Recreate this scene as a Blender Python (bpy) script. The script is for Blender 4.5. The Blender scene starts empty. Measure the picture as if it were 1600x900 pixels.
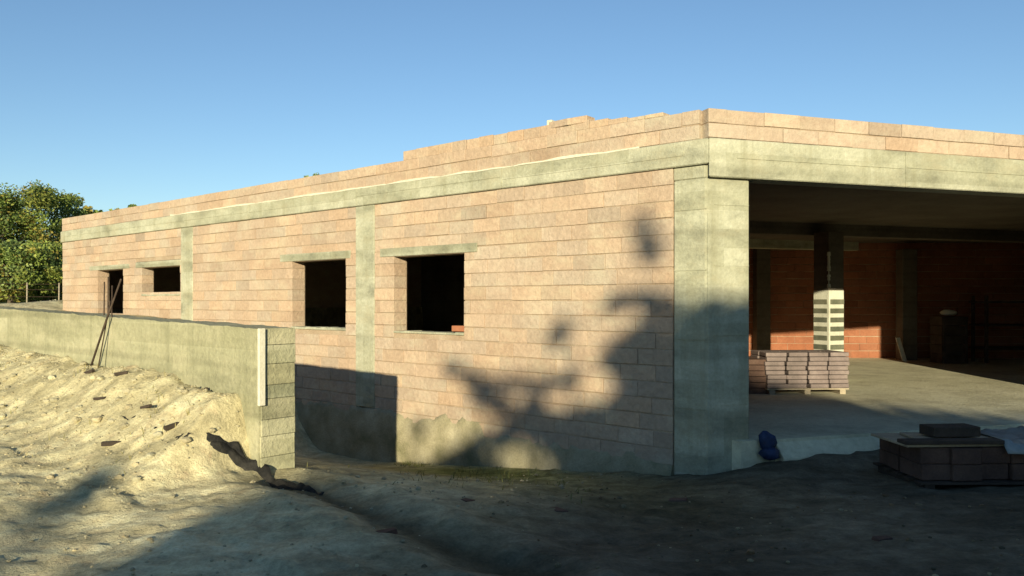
import bpy, bmesh, math, random
from mathutils import Vector, noise
random.seed(7)
S = bpy.context.scene
COL = S.collection
CAMH = 2.0                       # eye level above the datum (the corner of the building)
FPX, CX, HY = 1250.0, 800.0, 470.0

# ------------------------------------------------------------------ helpers
def tag(o, label=None, cat=None, group=None, kind=None):
    if label: o['label'] = label
    if cat: o['category'] = cat
    if group: o['group'] = group
    if kind: o['kind'] = kind
    return o

def empty(name, loc, rz=0.0):
    o = bpy.data.objects.new(name, None); COL.objects.link(o)
    o.location = loc; o.rotation_euler = (0, 0, rz); o.empty_display_size = 0.2
    return o

class MB:
    def __init__(self): self.v = []; self.f = []; self.c = []
    def poly(self, pts, col=None):
        n = len(self.v); self.v += [tuple(p) for p in pts]
        self.f.append(tuple(range(n, n+len(pts)))); self.c.append(col or (1, 1, 1))
    def hexa(self, p, col=None):
        """8 corners: bottom 4 (ccw from above) then top 4"""
        n = len(self.v); self.v += [tuple(q) for q in p]
        for q in ((3,2,1,0),(4,5,6,7),(0,1,5,4),(1,2,6,5),(2,3,7,6),(3,0,4,7)):
            self.f.append(tuple(n+i for i in q)); self.c.append(col or (1, 1, 1))
    def box(self, x0, x1, y0, y1, z0, z1, col=None):
        self.hexa([(x0,y0,z0),(x1,y0,z0),(x1,y1,z0),(x0,y1,z0),(x0,y0,z1),(x1,y0,z1),(x1,y1,z1),(x0,y1,z1)], col)
    def prism(self, pts, z0, z1, col=None):
        n = len(self.v); k = len(pts)
        a = sum(pts[i][0]*pts[(i+1)%k][1]-pts[(i+1)%k][0]*pts[i][1] for i in range(k))
        if a < 0: pts = pts[::-1]
        self.v += [(p[0],p[1],z0) for p in pts] + [(p[0],p[1],z1) for p in pts]
        self.f.append(tuple(n+i for i in reversed(range(k)))); self.f.append(tuple(n+k+i for i in range(k)))
        self.c += [col or (1,1,1)]*2
        for i in range(k):
            j = (i+1) % k
            self.f.append((n+i, n+j, n+k+j, n+k+i)); self.c.append(col or (1,1,1))
    def tube(self, pts, radii, seg=8, col=None):
        n = len(self.v); m = len(pts)
        for i, p in enumerate(pts):
            p = Vector(p)
            d = (Vector(pts[min(i+1,m-1)]) - Vector(pts[max(i-1,0)])).normalized()
            a = d.cross(Vector((0,0,1)) if abs(d.z) < .9 else Vector((1,0,0))).normalized(); b = d.cross(a)
            for k in range(seg):
                t = 2*math.pi*k/seg
                self.v.append(tuple(p + (a*math.cos(t)+b*math.sin(t))*radii[i]))
        for i in range(m-1):
            for k in range(seg):
                k2 = (k+1) % seg
                self.f.append((n+i*seg+k, n+i*seg+k2, n+(i+1)*seg+k2, n+(i+1)*seg+k)); self.c.append(col or (1,1,1))
        self.f.append(tuple(n+k for k in reversed(range(seg)))); self.c.append(col or (1,1,1))
        self.f.append(tuple(n+(m-1)*seg+k for k in range(seg))); self.c.append(col or (1,1,1))
    def build(self, name, mat, parent=None, bevel=0.0, smooth=False):
        me = bpy.data.meshes.new(name); me.from_pydata(self.v, [], self.f)
        at = me.color_attributes.new('tint', 'FLOAT_COLOR', 'CORNER')
        flat = []
        for f, c in zip(self.f, self.c):
            flat += [c[0], c[1], c[2], 1.0]*len(f)
        at.data.foreach_set('color', flat)
        me.materials.append(mat)
        if smooth: me.polygons.foreach_set('use_smooth', [True]*len(me.polygons))
        me.update()
        o = bpy.data.objects.new(name, me); COL.objects.link(o)
        if parent:
            o.parent = parent
            o.matrix_parent_inverse = M_inv(parent)
        if bevel:
            b = o.modifiers.new('bevel', 'BEVEL'); b.width = bevel; b.segments = 1; b.limit_method = 'ANGLE'
        return o

def M_inv(parent):
    from mathutils import Matrix, Euler
    if parent.parent is not None:                       # a part: its own transform is identity in world space
        return Matrix.Identity(4) if parent.type == 'MESH' else parent.matrix_world.inverted()
    m = Matrix.Translation(parent.location) @ Euler(parent.rotation_euler).to_matrix().to_4x4()
    return m.inverted()

# ------------------------------------------------------------------ plan of the place
C = Vector((2.235, 9.1))                       # outer corner of the building
U = Vector((-0.757, 0.653)).normalized()       # along the long side, away from the corner
NL = Vector((-U.y*-1, -U.x)).normalized()      # inward from the long side
NL = Vector((0.653, 0.757)).normalized()
R = Vector((0.951, 0.309)).normalized()        # along the garage front
NR = Vector((-0.309, 0.951)).normalized()      # inward from the garage front

def zc(x): return 9.1*1757.0/(x+650.0)         # depth of the long side at a photo column
def uf(x): return (zc(x)-9.1)/U.y
def L(u, d): return C + U*u + NL*d
def Rr(t, d): return C + R*t + NR*d
def corner(dl, dr=None):
    dr = dl if dr is None else dr
    det = NL.x*NR.y - NL.y*NR.x
    return C + Vector(((dl*NR.y - NL.y*dr)/det, (NL.x*dr - dl*NR.x)/det))
def uv(x, y):
    d = Vector((x, y)) - C
    return d.dot(U), -d.dot(NL)
def yw(Y): return Y + CAMH

def lbox(m, fr, s0, s1, d0, d1, z0, z1, col=None):
    p = [fr(s0,d0), fr(s1,d0), fr(s1,d1), fr(s0,d1)]
    a = sum(p[i].x*p[(i+1)%4].y-p[(i+1)%4].x*p[i].y for i in range(4))
    if a < 0: p = p[::-1]
    m.hexa([(q.x,q.y,z0) for q in p]+[(q.x,q.y,z1) for q in p], col)

# ------------------------------------------------------------------ materials
def new_mat(name):
    m = bpy.data.materials.new(name); m.use_nodes = True
    nt = m.node_tree; b = nt.nodes['Principled BSDF']
    b.inputs['Roughness'].default_value = 0.9
    b.inputs['Specular IOR Level'].default_value = 0.2
    return m, nt, b
def N(nt, t, **kw):
    n = nt.nodes.new(t)
    for k, v in kw.items():
        if k in n.inputs: n.inputs[k].default_value = v
        else: setattr(n, k, v)
    return n
def ramp(nt, fac, stops):
    r = nt.nodes.new('ShaderNodeValToRGB'); e = r.color_ramp.elements
    e[0].position, e[0].color = stops[0][0], (*stops[0][1], 1)
    e[1].position, e[1].color = stops[-1][0], (*stops[-1][1], 1)
    for p, c in stops[1:-1]:
        q = e.new(p); q.color = (*c, 1)
    nt.links.new(fac, r.inputs[0]); return r
def mixc(nt, mode, fac, a, b):
    n = nt.nodes.new('ShaderNodeMix'); n.data_type = 'RGBA'; n.blend_type = mode
    for idx, v in ((0, fac), (6, a), (7, b)):
        if hasattr(v, 'is_output'): nt.links.new(v, n.inputs[idx])
        elif idx == 0: n.inputs[0].default_value = v
        else: n.inputs[idx].default_value = (*v, 1)
    return n.outputs[2]
def pos(nt, scale=(1,1,1)):
    g = nt.nodes.new('ShaderNodeNewGeometry'); mp = nt.nodes.new('ShaderNodeMapping')
    mp.inputs['Scale'].default_value = scale
    nt.links.new(g.outputs['Position'], mp.inputs['Vector']); return mp.outputs[0]
def noi(nt, vec, scale, detail=5, rough=0.6):
    n = N(nt, 'ShaderNodeTexNoise', Scale=scale, Detail=detail, Roughness=rough)
    nt.links.new(vec, n.inputs['Vector']); return n.outputs['Fac']
def bump(nt, b, h, strength, dist=0.02):
    n = N(nt, 'ShaderNodeBump', Strength=strength, Distance=dist)
    nt.links.new(h, n.inputs['Height']); nt.links.new(n.outputs[0], b.inputs['Normal'])

def stone_mat(name, c1, c2, c3, scale=2.0, plank=0.0, tint=True, bmp=0.5, stretch=(1,1,1), blotch=None, streak=None, boards=False):
    m, nt, b = new_mat(name)
    p = pos(nt, stretch)
    n1 = noi(nt, p, scale, 8, .62); n2 = noi(nt, pos(nt), scale*14, 4, .7)
    r = ramp(nt, n1, [(.3, c1), (.5, c2), (.72, c3)])
    c = mixc(nt, 'OVERLAY', .35, r.outputs[0], ramp(nt, n2, [(.25, (.25,)*3), (.75, (.75,)*3)]).outputs[0])
    if boards:                                   # tone of the single shuttering boards
        b1 = N(nt, 'ShaderNodeVectorMath', operation='FLOOR'); nt.links.new(pos(nt, (.41,.41,4.6)), b1.inputs[0])
        wn = nt.nodes.new('ShaderNodeTexWhiteNoise'); nt.links.new(b1.outputs[0], wn.inputs['Vector'])
        c = mixc(nt, 'MULTIPLY', 1.0, c, ramp(nt, wn.outputs['Value'], [(0, (.84,.84,.80)), (1, (1.06,1.06,1.06))]).outputs[0])
    if blotch:                                   # cement smears and stains
        n3 = noi(nt, pos(nt, (.8,.8,1.6)), 1.9, 9, .72)
        f = ramp(nt, n3, [(.50, (0,0,0)), (.66, (.6,.6,.6))])
        c = mixc(nt, 'MIX', f.outputs[0], c, blotch)
    if streak:                                   # rain and formwork-oil streaks running down
        n4 = noi(nt, pos(nt, (3.2,3.2,.22)), 1.3, 6, .65)
        f = ramp(nt, n4, [(.52, (0,0,0)), (.72, (.55,.55,.55))])
        c = mixc(nt, 'MIX', f.outputs[0], c, streak)
    if tint:
        a = N(nt, 'ShaderNodeVertexColor', layer_name='tint')
        c = mixc(nt, 'MULTIPLY', 1.0, c, a.outputs[0])
    h = n2
    if plank:
        w = N(nt, 'ShaderNodeTexWave', Scale=plank, Distortion=.6, Detail=4); w.bands_direction = 'Z'
        nt.links.new(pos(nt), w.inputs['Vector'])
        line = ramp(nt, w.outputs['Fac'], [(.0, (.62,.62,.60)), (.13, (1,1,1)), (1., (1,1,1))])
        c = mixc(nt, 'MULTIPLY', .4, c, line.outputs[0])
    nt.links.new(c, b.inputs['Base Color'])
    bump(nt, b, h, bmp, .02)
    return m

MAT = {}
MAT['brick'] = stone_mat('fired_clay', (.385,.285,.20), (.42,.318,.228), (.455,.365,.265), 1.2, bmp=.8, blotch=(.50,.435,.31))
MAT['mortar'] = stone_mat('mortar', (.30,.215,.145), (.37,.285,.195), (.44,.36,.255), 3.0, bmp=.7)
MAT['concrete'] = stone_mat('cast_concrete', (.24,.24,.175), (.38,.38,.28), (.49,.485,.37), 1.8, plank=.45, boards=True, bmp=.6, stretch=(1,1,2.0), blotch=(.36,.33,.22), streak=(.24,.23,.14))
MAT['plinth'] = stone_mat('rough_concrete', (.19,.18,.10), (.31,.28,.18), (.42,.38,.26), 2.6, bmp=.9)
MAT['ret'] = stone_mat('board_marked_concrete', (.23,.225,.145), (.33,.32,.205), (.42,.40,.27), 1.2, plank=.7, boards=True, bmp=.9, stretch=(.4,.4,2.4), blotch=(.44,.41,.27), streak=(.20,.20,.12))
MAT['floor'] = stone_mat('dusty_screed', (.42,.395,.27), (.56,.535,.375), (.66,.63,.46), .9, bmp=.8, blotch=(.34,.31,.22))
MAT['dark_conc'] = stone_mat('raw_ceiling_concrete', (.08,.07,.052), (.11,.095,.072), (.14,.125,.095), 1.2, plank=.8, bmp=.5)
MAT['red_brick'] = stone_mat('red_brick', (.22,.085,.045), (.27,.108,.057), (.32,.14,.075), 1.5, bmp=.4)
MAT['timber'] = stone_mat('weathered_timber', (.22,.19,.14), (.32,.27,.19), (.42,.36,.26), 3.0, bmp=.6, stretch=(1,1,6))
MAT['dark_timber'] = stone_mat('dark_timber', (.035,.028,.022), (.055,.042,.032), (.08,.06,.045), 4.0, bmp=.6)
MAT['pale'] = stone_mat('limewashed_wood', (.52,.50,.38), (.60,.57,.44), (.66,.63,.50), 3.0, bmp=.3)
MAT['pointing'] = stone_mat('pale_pointing', (.42,.42,.33), (.52,.52,.42), (.60,.60,.49), 3.0, bmp=.5)
MAT['rust'] = stone_mat('rusty_steel', (.035,.025,.018), (.06,.042,.03), (.09,.065,.045), 8.0, bmp=.4)
MAT['grey_brick'] = stone_mat('purple_grey_brick', (.14,.115,.105), (.20,.16,.148), (.28,.23,.21), 3.0, bmp=.6)
MAT['dull_block'] = stone_mat('dark_clay_block', (.06,.038,.030), (.09,.055,.042), (.125,.08,.06), 3.0, bmp=.6)
MAT['blockwork'] = stone_mat('grey_blockwork', (.07,.078,.05), (.11,.115,.08), (.17,.17,.12), 3.0, bmp=.6)
MAT['bark'] = stone_mat('bark', (.07,.05,.035), (.11,.085,.06), (.17,.14,.10), 5.0, bmp=.9, stretch=(3,3,1))
MAT['stone'] = stone_mat('clod', (.32,.285,.18), (.43,.385,.245), (.52,.47,.31), 5.0, bmp=.8)

def sheet_mat():
    m, nt, b = new_mat('crumpled_polythene')
    n1 = noi(nt, pos(nt), 5, 6)
    nt.links.new(ramp(nt, n1, [(.3, (.12,.15,.15)), (.7, (.30,.33,.32))]).outputs[0], b.inputs['Base Color'])
    b.inputs['Roughness'].default_value = .35; b.inputs['Specular IOR Level'].default_value = .5
    bump(nt, b, n1, .6, .03); return m
MAT['sheet'] = sheet_mat()
def blue_mat():
    m, nt, b = new_mat('blue_plastic_sack')
    n1 = noi(nt, pos(nt), 9, 6)
    nt.links.new(ramp(nt, n1, [(.3, (.008,.016,.045)), (.7, (.025,.045,.11))]).outputs[0], b.inputs['Base Color'])
    b.inputs['Roughness'].default_value = .5; bump(nt, b, n1, .8, .04); return m
MAT['blue'] = blue_mat()

def dark_strip_mat():
    m, nt, b = new_mat('near_black_strip'); n1 = noi(nt, pos(nt), 11, 6)
    nt.links.new(ramp(nt, n1, [(.35, (.010,.010,.010)), (.75, (.04,.037,.03))]).outputs[0], b.inputs['Base Color'])
    b.inputs['Roughness'].default_value = .75; bump(nt, b, n1, .8, .03); return m
MAT['dark_strip'] = dark_strip_mat()
def leaf_mat(name, trans=.3):
    m, nt, b = new_mat(name)
    a = N(nt, 'ShaderNodeVertexColor', layer_name='tint')
    nt.links.new(a.outputs[0], b.inputs['Base Color']); b.inputs['Roughness'].default_value = .6
    t = nt.nodes.new('ShaderNodeBsdfTranslucent'); nt.links.new(a.outputs[0], t.inputs[0])
    mx = nt.nodes.new('ShaderNodeMixShader'); mx.inputs[0].default_value = trans
    nt.links.new(b.outputs[0], mx.inputs[1]); nt.links.new(t.outputs[0], mx.inputs[2])
    nt.links.new(mx.outputs[0], nt.nodes['Material Output'].inputs[0]); return m
MAT['leaf'] = leaf_mat('leaves')

def ground_mat():
    m, nt, b = new_mat('sandy_building_soil')
    p = pos(nt)
    n1 = noi(nt, p, .55, 8, .6); n2 = noi(nt, p, 5.0, 8, .7); n3 = noi(nt, p, 38, 5, .7)
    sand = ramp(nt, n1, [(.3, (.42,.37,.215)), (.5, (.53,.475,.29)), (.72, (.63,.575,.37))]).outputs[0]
    shade_grav = ramp(nt, n1, [(.3, (.075,.066,.046)), (.5, (.12,.106,.076)), (.72, (.20,.178,.125))]).outputs[0]
    a = N(nt, 'ShaderNodeVertexColor', layer_name='tint')          # red: gravel darkened for tree shade, green: moss and weeds, blue: rut
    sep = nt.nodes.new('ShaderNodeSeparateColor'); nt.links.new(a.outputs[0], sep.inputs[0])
    c = mixc(nt, 'MIX', sep.outputs[0], sand, shade_grav)
    moss = ramp(nt, n2, [(.3, (.10,.12,.03)), (.7, (.26,.27,.10))]).outputs[0]
    c = mixc(nt, 'MIX', sep.outputs[1], c, moss)
    n5 = noi(nt, pos(nt, (.9,2.2,1)), 1.6, 7, .68)
    c = mixc(nt, 'MULTIPLY', 1.0, c, ramp(nt, n5, [(.33, (.72,.70,.66)), (.60, (1.12,1.12,1.12))]).outputs[0])
    rut_tone = nt.nodes.new('ShaderNodeMath'); rut_tone.operation = 'MULTIPLY'; nt.links.new(sep.outputs[2], rut_tone.inputs[0]); rut_tone.inputs[1].default_value = 1.0
    c = mixc(nt, 'MIX', rut_tone.outputs[0], c, (.075,.066,.04))  # blends to a dark brown along the rut
    c = mixc(nt, 'OVERLAY', .8, c, ramp(nt, n2, [(.25, (.2,)*3), (.75, (.78,)*3)]).outputs[0])
    c = mixc(nt, 'OVERLAY', .4, c, ramp(nt, n3, [(.25, (.2,)*3), (.75, (.8,)*3)]).outputs[0])
    nt.links.new(c, b.inputs['Base Color']); b.inputs['Roughness'].default_value = 1
    b.inputs['Specular IOR Level'].default_value = .05
    ad = N(nt, 'ShaderNodeMath', operation='MULTIPLY_ADD'); nt.links.new(n3, ad.inputs[0]); ad.inputs[1].default_value = .35; nt.links.new(n2, ad.inputs[2])
    bump(nt, b, ad.outputs[0], .75, .06); return m
MAT['ground'] = ground_mat()

# ------------------------------------------------------------------ terrain
def sst(a, b, x):
    t = max(0., min(1., (x-a)/(b-a))); return t*t*(3-2*t)
WV0, WV1, WU0 = 3.74, 4.14, 2.58            # retaining wall: back and front face, near end
def base_front(u, v):
    return base0(u, v) - .085*max(0, min(v, 9.5)-4.4)*sst(-1.5, 3, u)
def base0(u, v):
    return -1.62 + .065*max(0., min(u, 12)-2.6) + .10*max(0, min(u, 18)-12) - .004*max(0, v-8)*0
TR = []                                      # the trench in front of the wall, in u, v
def px_ground(x, y, it=25):
    """where the sight line of a photo point meets the rough ground in front of the wall"""
    Y = -1.55
    for _ in range(it):
        z = -Y*FPX/(y-HY); X = (x-CX)/FPX*z
        Y = base_front(*uv(X, z))
    return uv(X, z)
TR2 = []
def dseg(u, v, T):
    best = 99., 0.
    for (a, b, c), (d, e, f) in zip(T, T[1:]):
        du, dv = d-a, e-b; l = du*du+dv*dv
        t = max(0, min(1, ((u-a)*du+(v-b)*dv)/l))
        q = math.hypot(u-a-t*du, v-b-t*dv)
        if q < best[0]: best = q, c+(f-c)*t
    return best
RUT = []
def yard(p, u, v):
    w = -(p-C).dot(NR)
    foot = -2.0 - .1*max(0., min(u, 6.))
    hr = -1.77 - .09*sst(.1, .9, w) + .24*sst(1.2, 5, w)
    hl = foot + (-1.64-foot)*sst(.3, 4.3, v)
    return hr + (hl-hr)*sst(-1.1, .25, u) - .085*max(0, min(v, 9.5)-4.4)*sst(-1.5, 3, u)
def height(u, v):
    p = C + U*u - NL*v
    n = noise.noise((p.x*.35, p.y*.35, 0))*.06 + noise.noise((p.x*1.3, p.y*1.3, 3))*.03
    if u < 18.8 and v < -.1 and (p-C).dot(NR) > .12: return -2.75          # under the building
    if v <= (WV0+WV1)/2:                                      # between wall and long side
        h = yard(p, u, v)
        if u >= 2.0:
            plat = -.55 + .22*sst(10, 14.5, u) + .17*sst(15, 24, u) + (.14*sst(24, 60, u))
            h += (plat-h)*sst(7.2, 9.4, u)
        h += n*.5*sst(.05, .8, max(v, -(p-C).dot(NR)))
    else:
        h = base_front(u, v)
        if u < 2.6: h = yard(p, u, v) + (h-yard(p, u, v))*sst(2.3, 2.6, u)
        h += n
        if u > 2.55:                                          # earth bank against the wall
            amp = (.70 - .035*min(u-2.6, 9))*sst(2.66, 2.95, u)*(1-sst(14, 18, u))
            lump = 1 + .12*noise.noise((p.x*1.7, p.y*1.7, 9)) + .07*noise.noise((p.x*5, p.y*5, 4))
            k = max(0., v-WV1)
            h += amp*lump*math.exp(-(k/.72)**2)
            rough = math.exp(-(k/1.8)**2)
            h += rough*(noise.noise((p.x*4, p.y*4, 1))*.026 + noise.noise((p.x*9, p.y*9, 2))*.03)
        q, dp = dseg(u, v, TR)
        if q < .8:
            w = .16*(1+.35*noise.noise((p.x*3, p.y*3, 5)))
            h -= dp*math.exp(-(q/w)**4)
        q, dp = dseg(u, v, TR2)
        if q < .8: h -= dp*math.exp(-(q/(.11+.04*noise.noise((p.x*4, p.y*4, 6))))**4)
    if v < WV0 and u > 15: h += .24*math.exp(-((u-19.9)/.7)**2)*(1+.5*n/.06)
    if v > 4.2 or u < 2.5: h += noise.noise((p.x*6, p.y*6, 7))*.022 + noise.noise((p.x*2.6, p.y*2.6, 17))*.03 + max(0, noise.noise((p.x*11, p.y*11, 27)))*.03
    if RUT and -6 < u < 4 and 1 < v < 10:
        q0, _ = dseg(u, v, RUT); h += -.07*math.exp(-(q0/.2)**2) + .035*math.exp(-((q0-.42)/.16)**2)
    if v > 5.5 and u > -14 and u < 14:                        # vehicle ruts running across the yard
        r = math.sin((u*.55+v*.95)*3.4 + 2*noise.noise((p.x*.5, p.y*.5, 8)))
        h += .03*r
    return h

def axis(segs):
    out = []
    for a, b, st in segs:
        k = max(1, round((b-a)/st))
        out += [a+(b-a)*i/k for i in range(k)]
    out.append(segs[-1][1]); return out
def px_bank(x, y):
    dirx = (x-CX)/FPX; diry = -(y-HY)/FPX; z = 5.
    while z < 16:
        u, v = uv(dirx*z, z)
        if height(u, v) > diry*z or (u > WU0 and v < WV1+.03): return u, max(v, WV1+.05)
        z += .02
    return u, v
RUT = [(*px_bank(a, b), 1) for a, b in ((440,744),(520,770),(600,800),(680,838),(760,868),(850,905))]
t1 = [(*px_bank(a, b), c) for a, b, c in ((158,652,.10),(205,666,.2),(250,690,.26),(300,706,.3),(350,720,.32),(405,735,.32),(470,750,.26),(540,764,.12))]
t2 = [(*px_bank(a, b), c) for a, b, c in ((292,680,.10),(325,692,.20),(360,706,.22),(400,724,.24))]
us = axis([(-400,-100,75),(-100,-30,12),(-30,-12,2),(-12,-8,.25),(-8,2,.07),(2,9,.05),(9,10.5,.07),(10.5,20,.3),(20,30,1),(30,100,10),(100,400,75)])
vs = axis([(-400,-100,75),(-100,-30,14),(-30,-14,2),(-14,-9,.5),(-9,-.28,.1),(-.28,-.02,.13),(-.02,.06,.08),(.06,3.78,.093),(3.78,4.1,.16),(4.1,6.2,.045),(6.2,9.0,.06),(9,14,.4),(14,40,2),(40,100,12),(100,400,75)])
gv, gf, tint = [], [], []
for v in vs:
    for u in us:
        p = C + U*u - NL*v
        gv.append((p.x, p.y, yw(height(u, v))))
        # gravel near the garage, darkened for tree shade, sandy soil to the left
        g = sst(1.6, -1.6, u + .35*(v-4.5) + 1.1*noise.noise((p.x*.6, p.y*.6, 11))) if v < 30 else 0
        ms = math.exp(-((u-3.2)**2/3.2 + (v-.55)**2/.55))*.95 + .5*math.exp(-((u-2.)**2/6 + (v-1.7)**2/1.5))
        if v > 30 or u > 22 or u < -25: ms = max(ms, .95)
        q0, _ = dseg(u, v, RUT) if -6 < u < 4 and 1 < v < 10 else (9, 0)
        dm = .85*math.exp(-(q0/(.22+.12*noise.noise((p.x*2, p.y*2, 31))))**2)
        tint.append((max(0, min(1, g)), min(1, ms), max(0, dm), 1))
nu = len(us)
for j in range(len(vs)-1):
    for i in range(nu-1):
        gf.append((j*nu+i, (j+1)*nu+i, (j+1)*nu+i+1, j*nu+i+1))
me = bpy.data.meshes.new('ground'); me.from_pydata(gv, [], gf)
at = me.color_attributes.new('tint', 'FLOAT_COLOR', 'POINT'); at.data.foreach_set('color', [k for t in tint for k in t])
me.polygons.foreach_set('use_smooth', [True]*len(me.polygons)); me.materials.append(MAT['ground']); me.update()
if me.polygons[len(me.polygons)//2].normal.z < 0: me.flip_normals()
ground = bpy.data.objects.new('ground', me); COL.objects.link(ground); tag(ground, kind='structure')
def gz(x, y): return yw(height(*uv(x, y)))

# ------------------------------------------------------------------ the unfinished building
B = empty('unfinished_building', (C.x, C.y, 0))
tag(B, 'long unfinished single-storey building of pale bricks and concrete with an open garage bay', 'building')
UE = 18.85
FLOOR = -1.61
TB = .28

def bcol(base=(1,1,1), j=.065):
    k = 1 + random.uniform(-j, j); w = random.uniform(-.045, .045)
    if random.random() < .07: k *= .86
    return (base[0]*k*(1+w), base[1]*k, base[2]*k*(1-w))

def brick_wall(name, fr, s0, s1, y0, y1, holes, T=TB, course=.2, length=.5, parent=B, mat='brick', ragged=0., two_sided=False, proud=0., up=0.):
    """courses of jittered bricks on a recessed mortar core; holes = (s0,s1,y0,y1)"""
    m = MB(); core = MB()
    n = max(1, round((y1-y0)/course)); ch = (y1-y0)/n
    for i in range(n):
        a, b = y0+i*ch, y0+(i+1)*ch
        off = (length/2 if i % 2 else 0) + random.uniform(-.05, .05)
        cuts = sorted((h[0], h[1]) for h in holes if h[2] < (a+b)/2 < h[3])
        runs, cur = [], s0
        for h in cuts:
            if h[0] > cur: runs.append((cur, h[0]))
            cur = max(cur, h[1])
        if cur < s1: runs.append((cur, s1))
        for r0, r1 in runs:
            edges = [r0]; k = s0 - off
            while k < r1:
                if k > r0+.09 and k < r1-.09: edges.append(k)
                k += length
            edges.append(r1)
            for e0, e1 in zip(edges, edges[1:]):
                if ragged and i == n-1 and random.random() < ragged: continue
                jo = random.uniform(-.007, .007) - proud; jz = random.uniform(-.004, .004)
                g0 = .0 if e0 == r0 else random.uniform(.001, .004)
                g1 = .0 if e1 == r1 else random.uniform(.001, .004)
                lbox(m, fr, e0+g0, e1-g1, jo, T-.012, yw(a)+.006+jz, yw(b)-.007+jz, bcol())
    ss = sorted({s0+.005, s1-.005, *[h[0]-.006 for h in holes], *[h[1]+.006 for h in holes]})
    ys = sorted({y0, y1-.012+up, *[h[2]-.006 for h in holes if y0+.01 < h[2] < y1-.01], *[h[3]+.006 for h in holes if y0+.01 < h[3] < y1-.01]})
    ss = [q for q in ss if s0 <= q <= s1]; ys = [q for q in ys if y0 <= q <= y1+up]
    for a, b in zip(ss, ss[1:]):
        for c, d in zip(ys, ys[1:]):
            sm, ym = (a+b)/2, (c+d)/2
            if any(h[0] < sm < h[1] and h[2] < ym < h[3] for h in holes): continue
            if b-a > .01 and d-c > .01: lbox(core, fr, a, b, .012, T, yw(c), yw(d))
    o = m.build(name, MAT[mat], parent, bevel=.004)
    core.build('mortar_joints', MAT['mortar'], o)
    return o

W1 = (uf(725), uf(615), -.484, .70)
W2 = (uf(540), uf(456), -.484, .71)
W3 = (uf(281), uf(221), .13, .76)
D1 = (uf(192), uf(152), -.30, .76)
K1 = (uf(585), uf(556)); K2 = (uf(301), uf(283))
LT = [(uf(746), uf(594), .70, .835), (uf(548), uf(438), .71, .845), (uf(282), uf(212), .76, .89), (uf(202), uf(140), .76, .87)]
LT[2] = (K2[1]+.02, uf(212), .76, .89)
LT[1] = (uf(548), uf(438), .71, .845)
PT = -1.74; BB = 1.56; BT = 1.85
holes = [W1, W2, W3, D1] + LT
for a_, b_ in ((.46, K1[0]), (K1[1], K2[0]), (K2[1], UE-.02)):          # the panels between the columns
    hs = [(max(h[0], a_), min(h[1], b_), h[2], h[3]) for h in holes if h[1] > a_ and h[0] < b_]
    brick_wall('brick_wall', L, a_, b_, PT-.2, BB, hs, up=.02)
# concrete foundation under the bricks
m = MB(); lbox(m, L, .46, UE-.02, .02, TB, yw(-3.1), yw(PT-.2)); pl = m.build('plinth', MAT['plinth'], B)
m = MB(); s = .47; grid = []                     # rough cement thrown against the foot of the bricks
while s < 9.5:
    tp_ = PT + .10*noise.noise((s*1.1, 2, 0)) + .07*noise.noise((s*4.3, 5, 0)) + .03*noise.noise((s*15, 5, 0)) - (.12 if s < 3.5 else 0)
    col_ = []
    for r in range(15):
        f = r/14; zz = -2.95 + (tp_+2.95)*f
        d = -.045 - .02*noise.noise((s*2, zz*3, 1)) - .014*noise.noise((s*7, zz*8, 3)) + .05*f**6
        p_ = L(s, d); col_.append((p_.x, p_.y, yw(zz)))
    grid.append(col_); s += .07
n_ = 0
for c_ in grid: m.v += c_
for a_ in range(len(grid)-1):
    for r in range(14):
        m.f.append((a_*15+r, a_*15+r+1, (a_+1)*15+r+1, (a_+1)*15+r)); m.c.append((1,1,1))
o = m.build('cement_render', MAT['plinth'], pl, smooth=True)
sd = o.modifiers.new('thickness', 'SOLIDIFY'); sd.thickness = .04; sd.offset = 1 if o.data.polygons[0].normal.dot(Vector((NL.x, NL.y, 0))) > 0 else -1
for k in (K1, K2):
    m = MB(); lbox(m, L, k[0], k[1], -.012, TB+.05, yw(PT)+.003, yw(BB)-.003)
    m.build('column', MAT['concrete'], B, bevel=.01)
# the part of column 1 on the foundation is flush with it
for l in LT:
    m = MB(); lbox(m, L, l[0]+.003, l[1]-.003, -.014, TB+.006, yw(l[2])+.002, yw(l[3])-.002); m.build('lintel', MAT['concrete'], B, bevel=.006)
for w in (W1, W2, W3):
    m = MB()
    s = w[0]
    while s < w[1]-.02:
        e = min(w[1]-.004, s+random.uniform(.1, .3))
        lbox(m, L, s+.004, e, -.012+random.uniform(-.01,.006), TB-.01, yw(w[2])-.02, yw(w[2])+random.uniform(.008,.03)); s = e
    m.build('window_sill', MAT['concrete'], B, bevel=.006)

# corner pillar
PW, PR = .46, .57
d0 = .035
m = MB()
m.prism([tuple(L(PW-.004, .01)), tuple(corner(.01, d0)), tuple(Rr(PR, d0)), tuple(Rr(PR, d0+.42)), tuple(L(PW-.004, .45))], yw(-2.6), yw(1.408))
m.build('column', MAT['concrete'], B, bevel=.018)
m = MB(); m.prism([tuple(L(PW-.004, .012)), tuple(corner(.012, .05)), tuple(Rr(PR-.06, .05)), tuple(Rr(PR-.06, .4)), tuple(L(PW-.004, .4))], yw(1.41), yw(BB)-.003)
m.build('column_head', MAT['concrete'], B, bevel=.01)
# formwork fin left down the pillar's edge
m = MB(); cc = corner(.006, d0-.012)
lbox(m, lambda s, d: cc + R*s + NR*d, .012, .07, 0, .03, yw(-1.9), yw(1.0)); m.build('formwork_fin', MAT['concrete'], B, bevel=.006)

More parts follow.
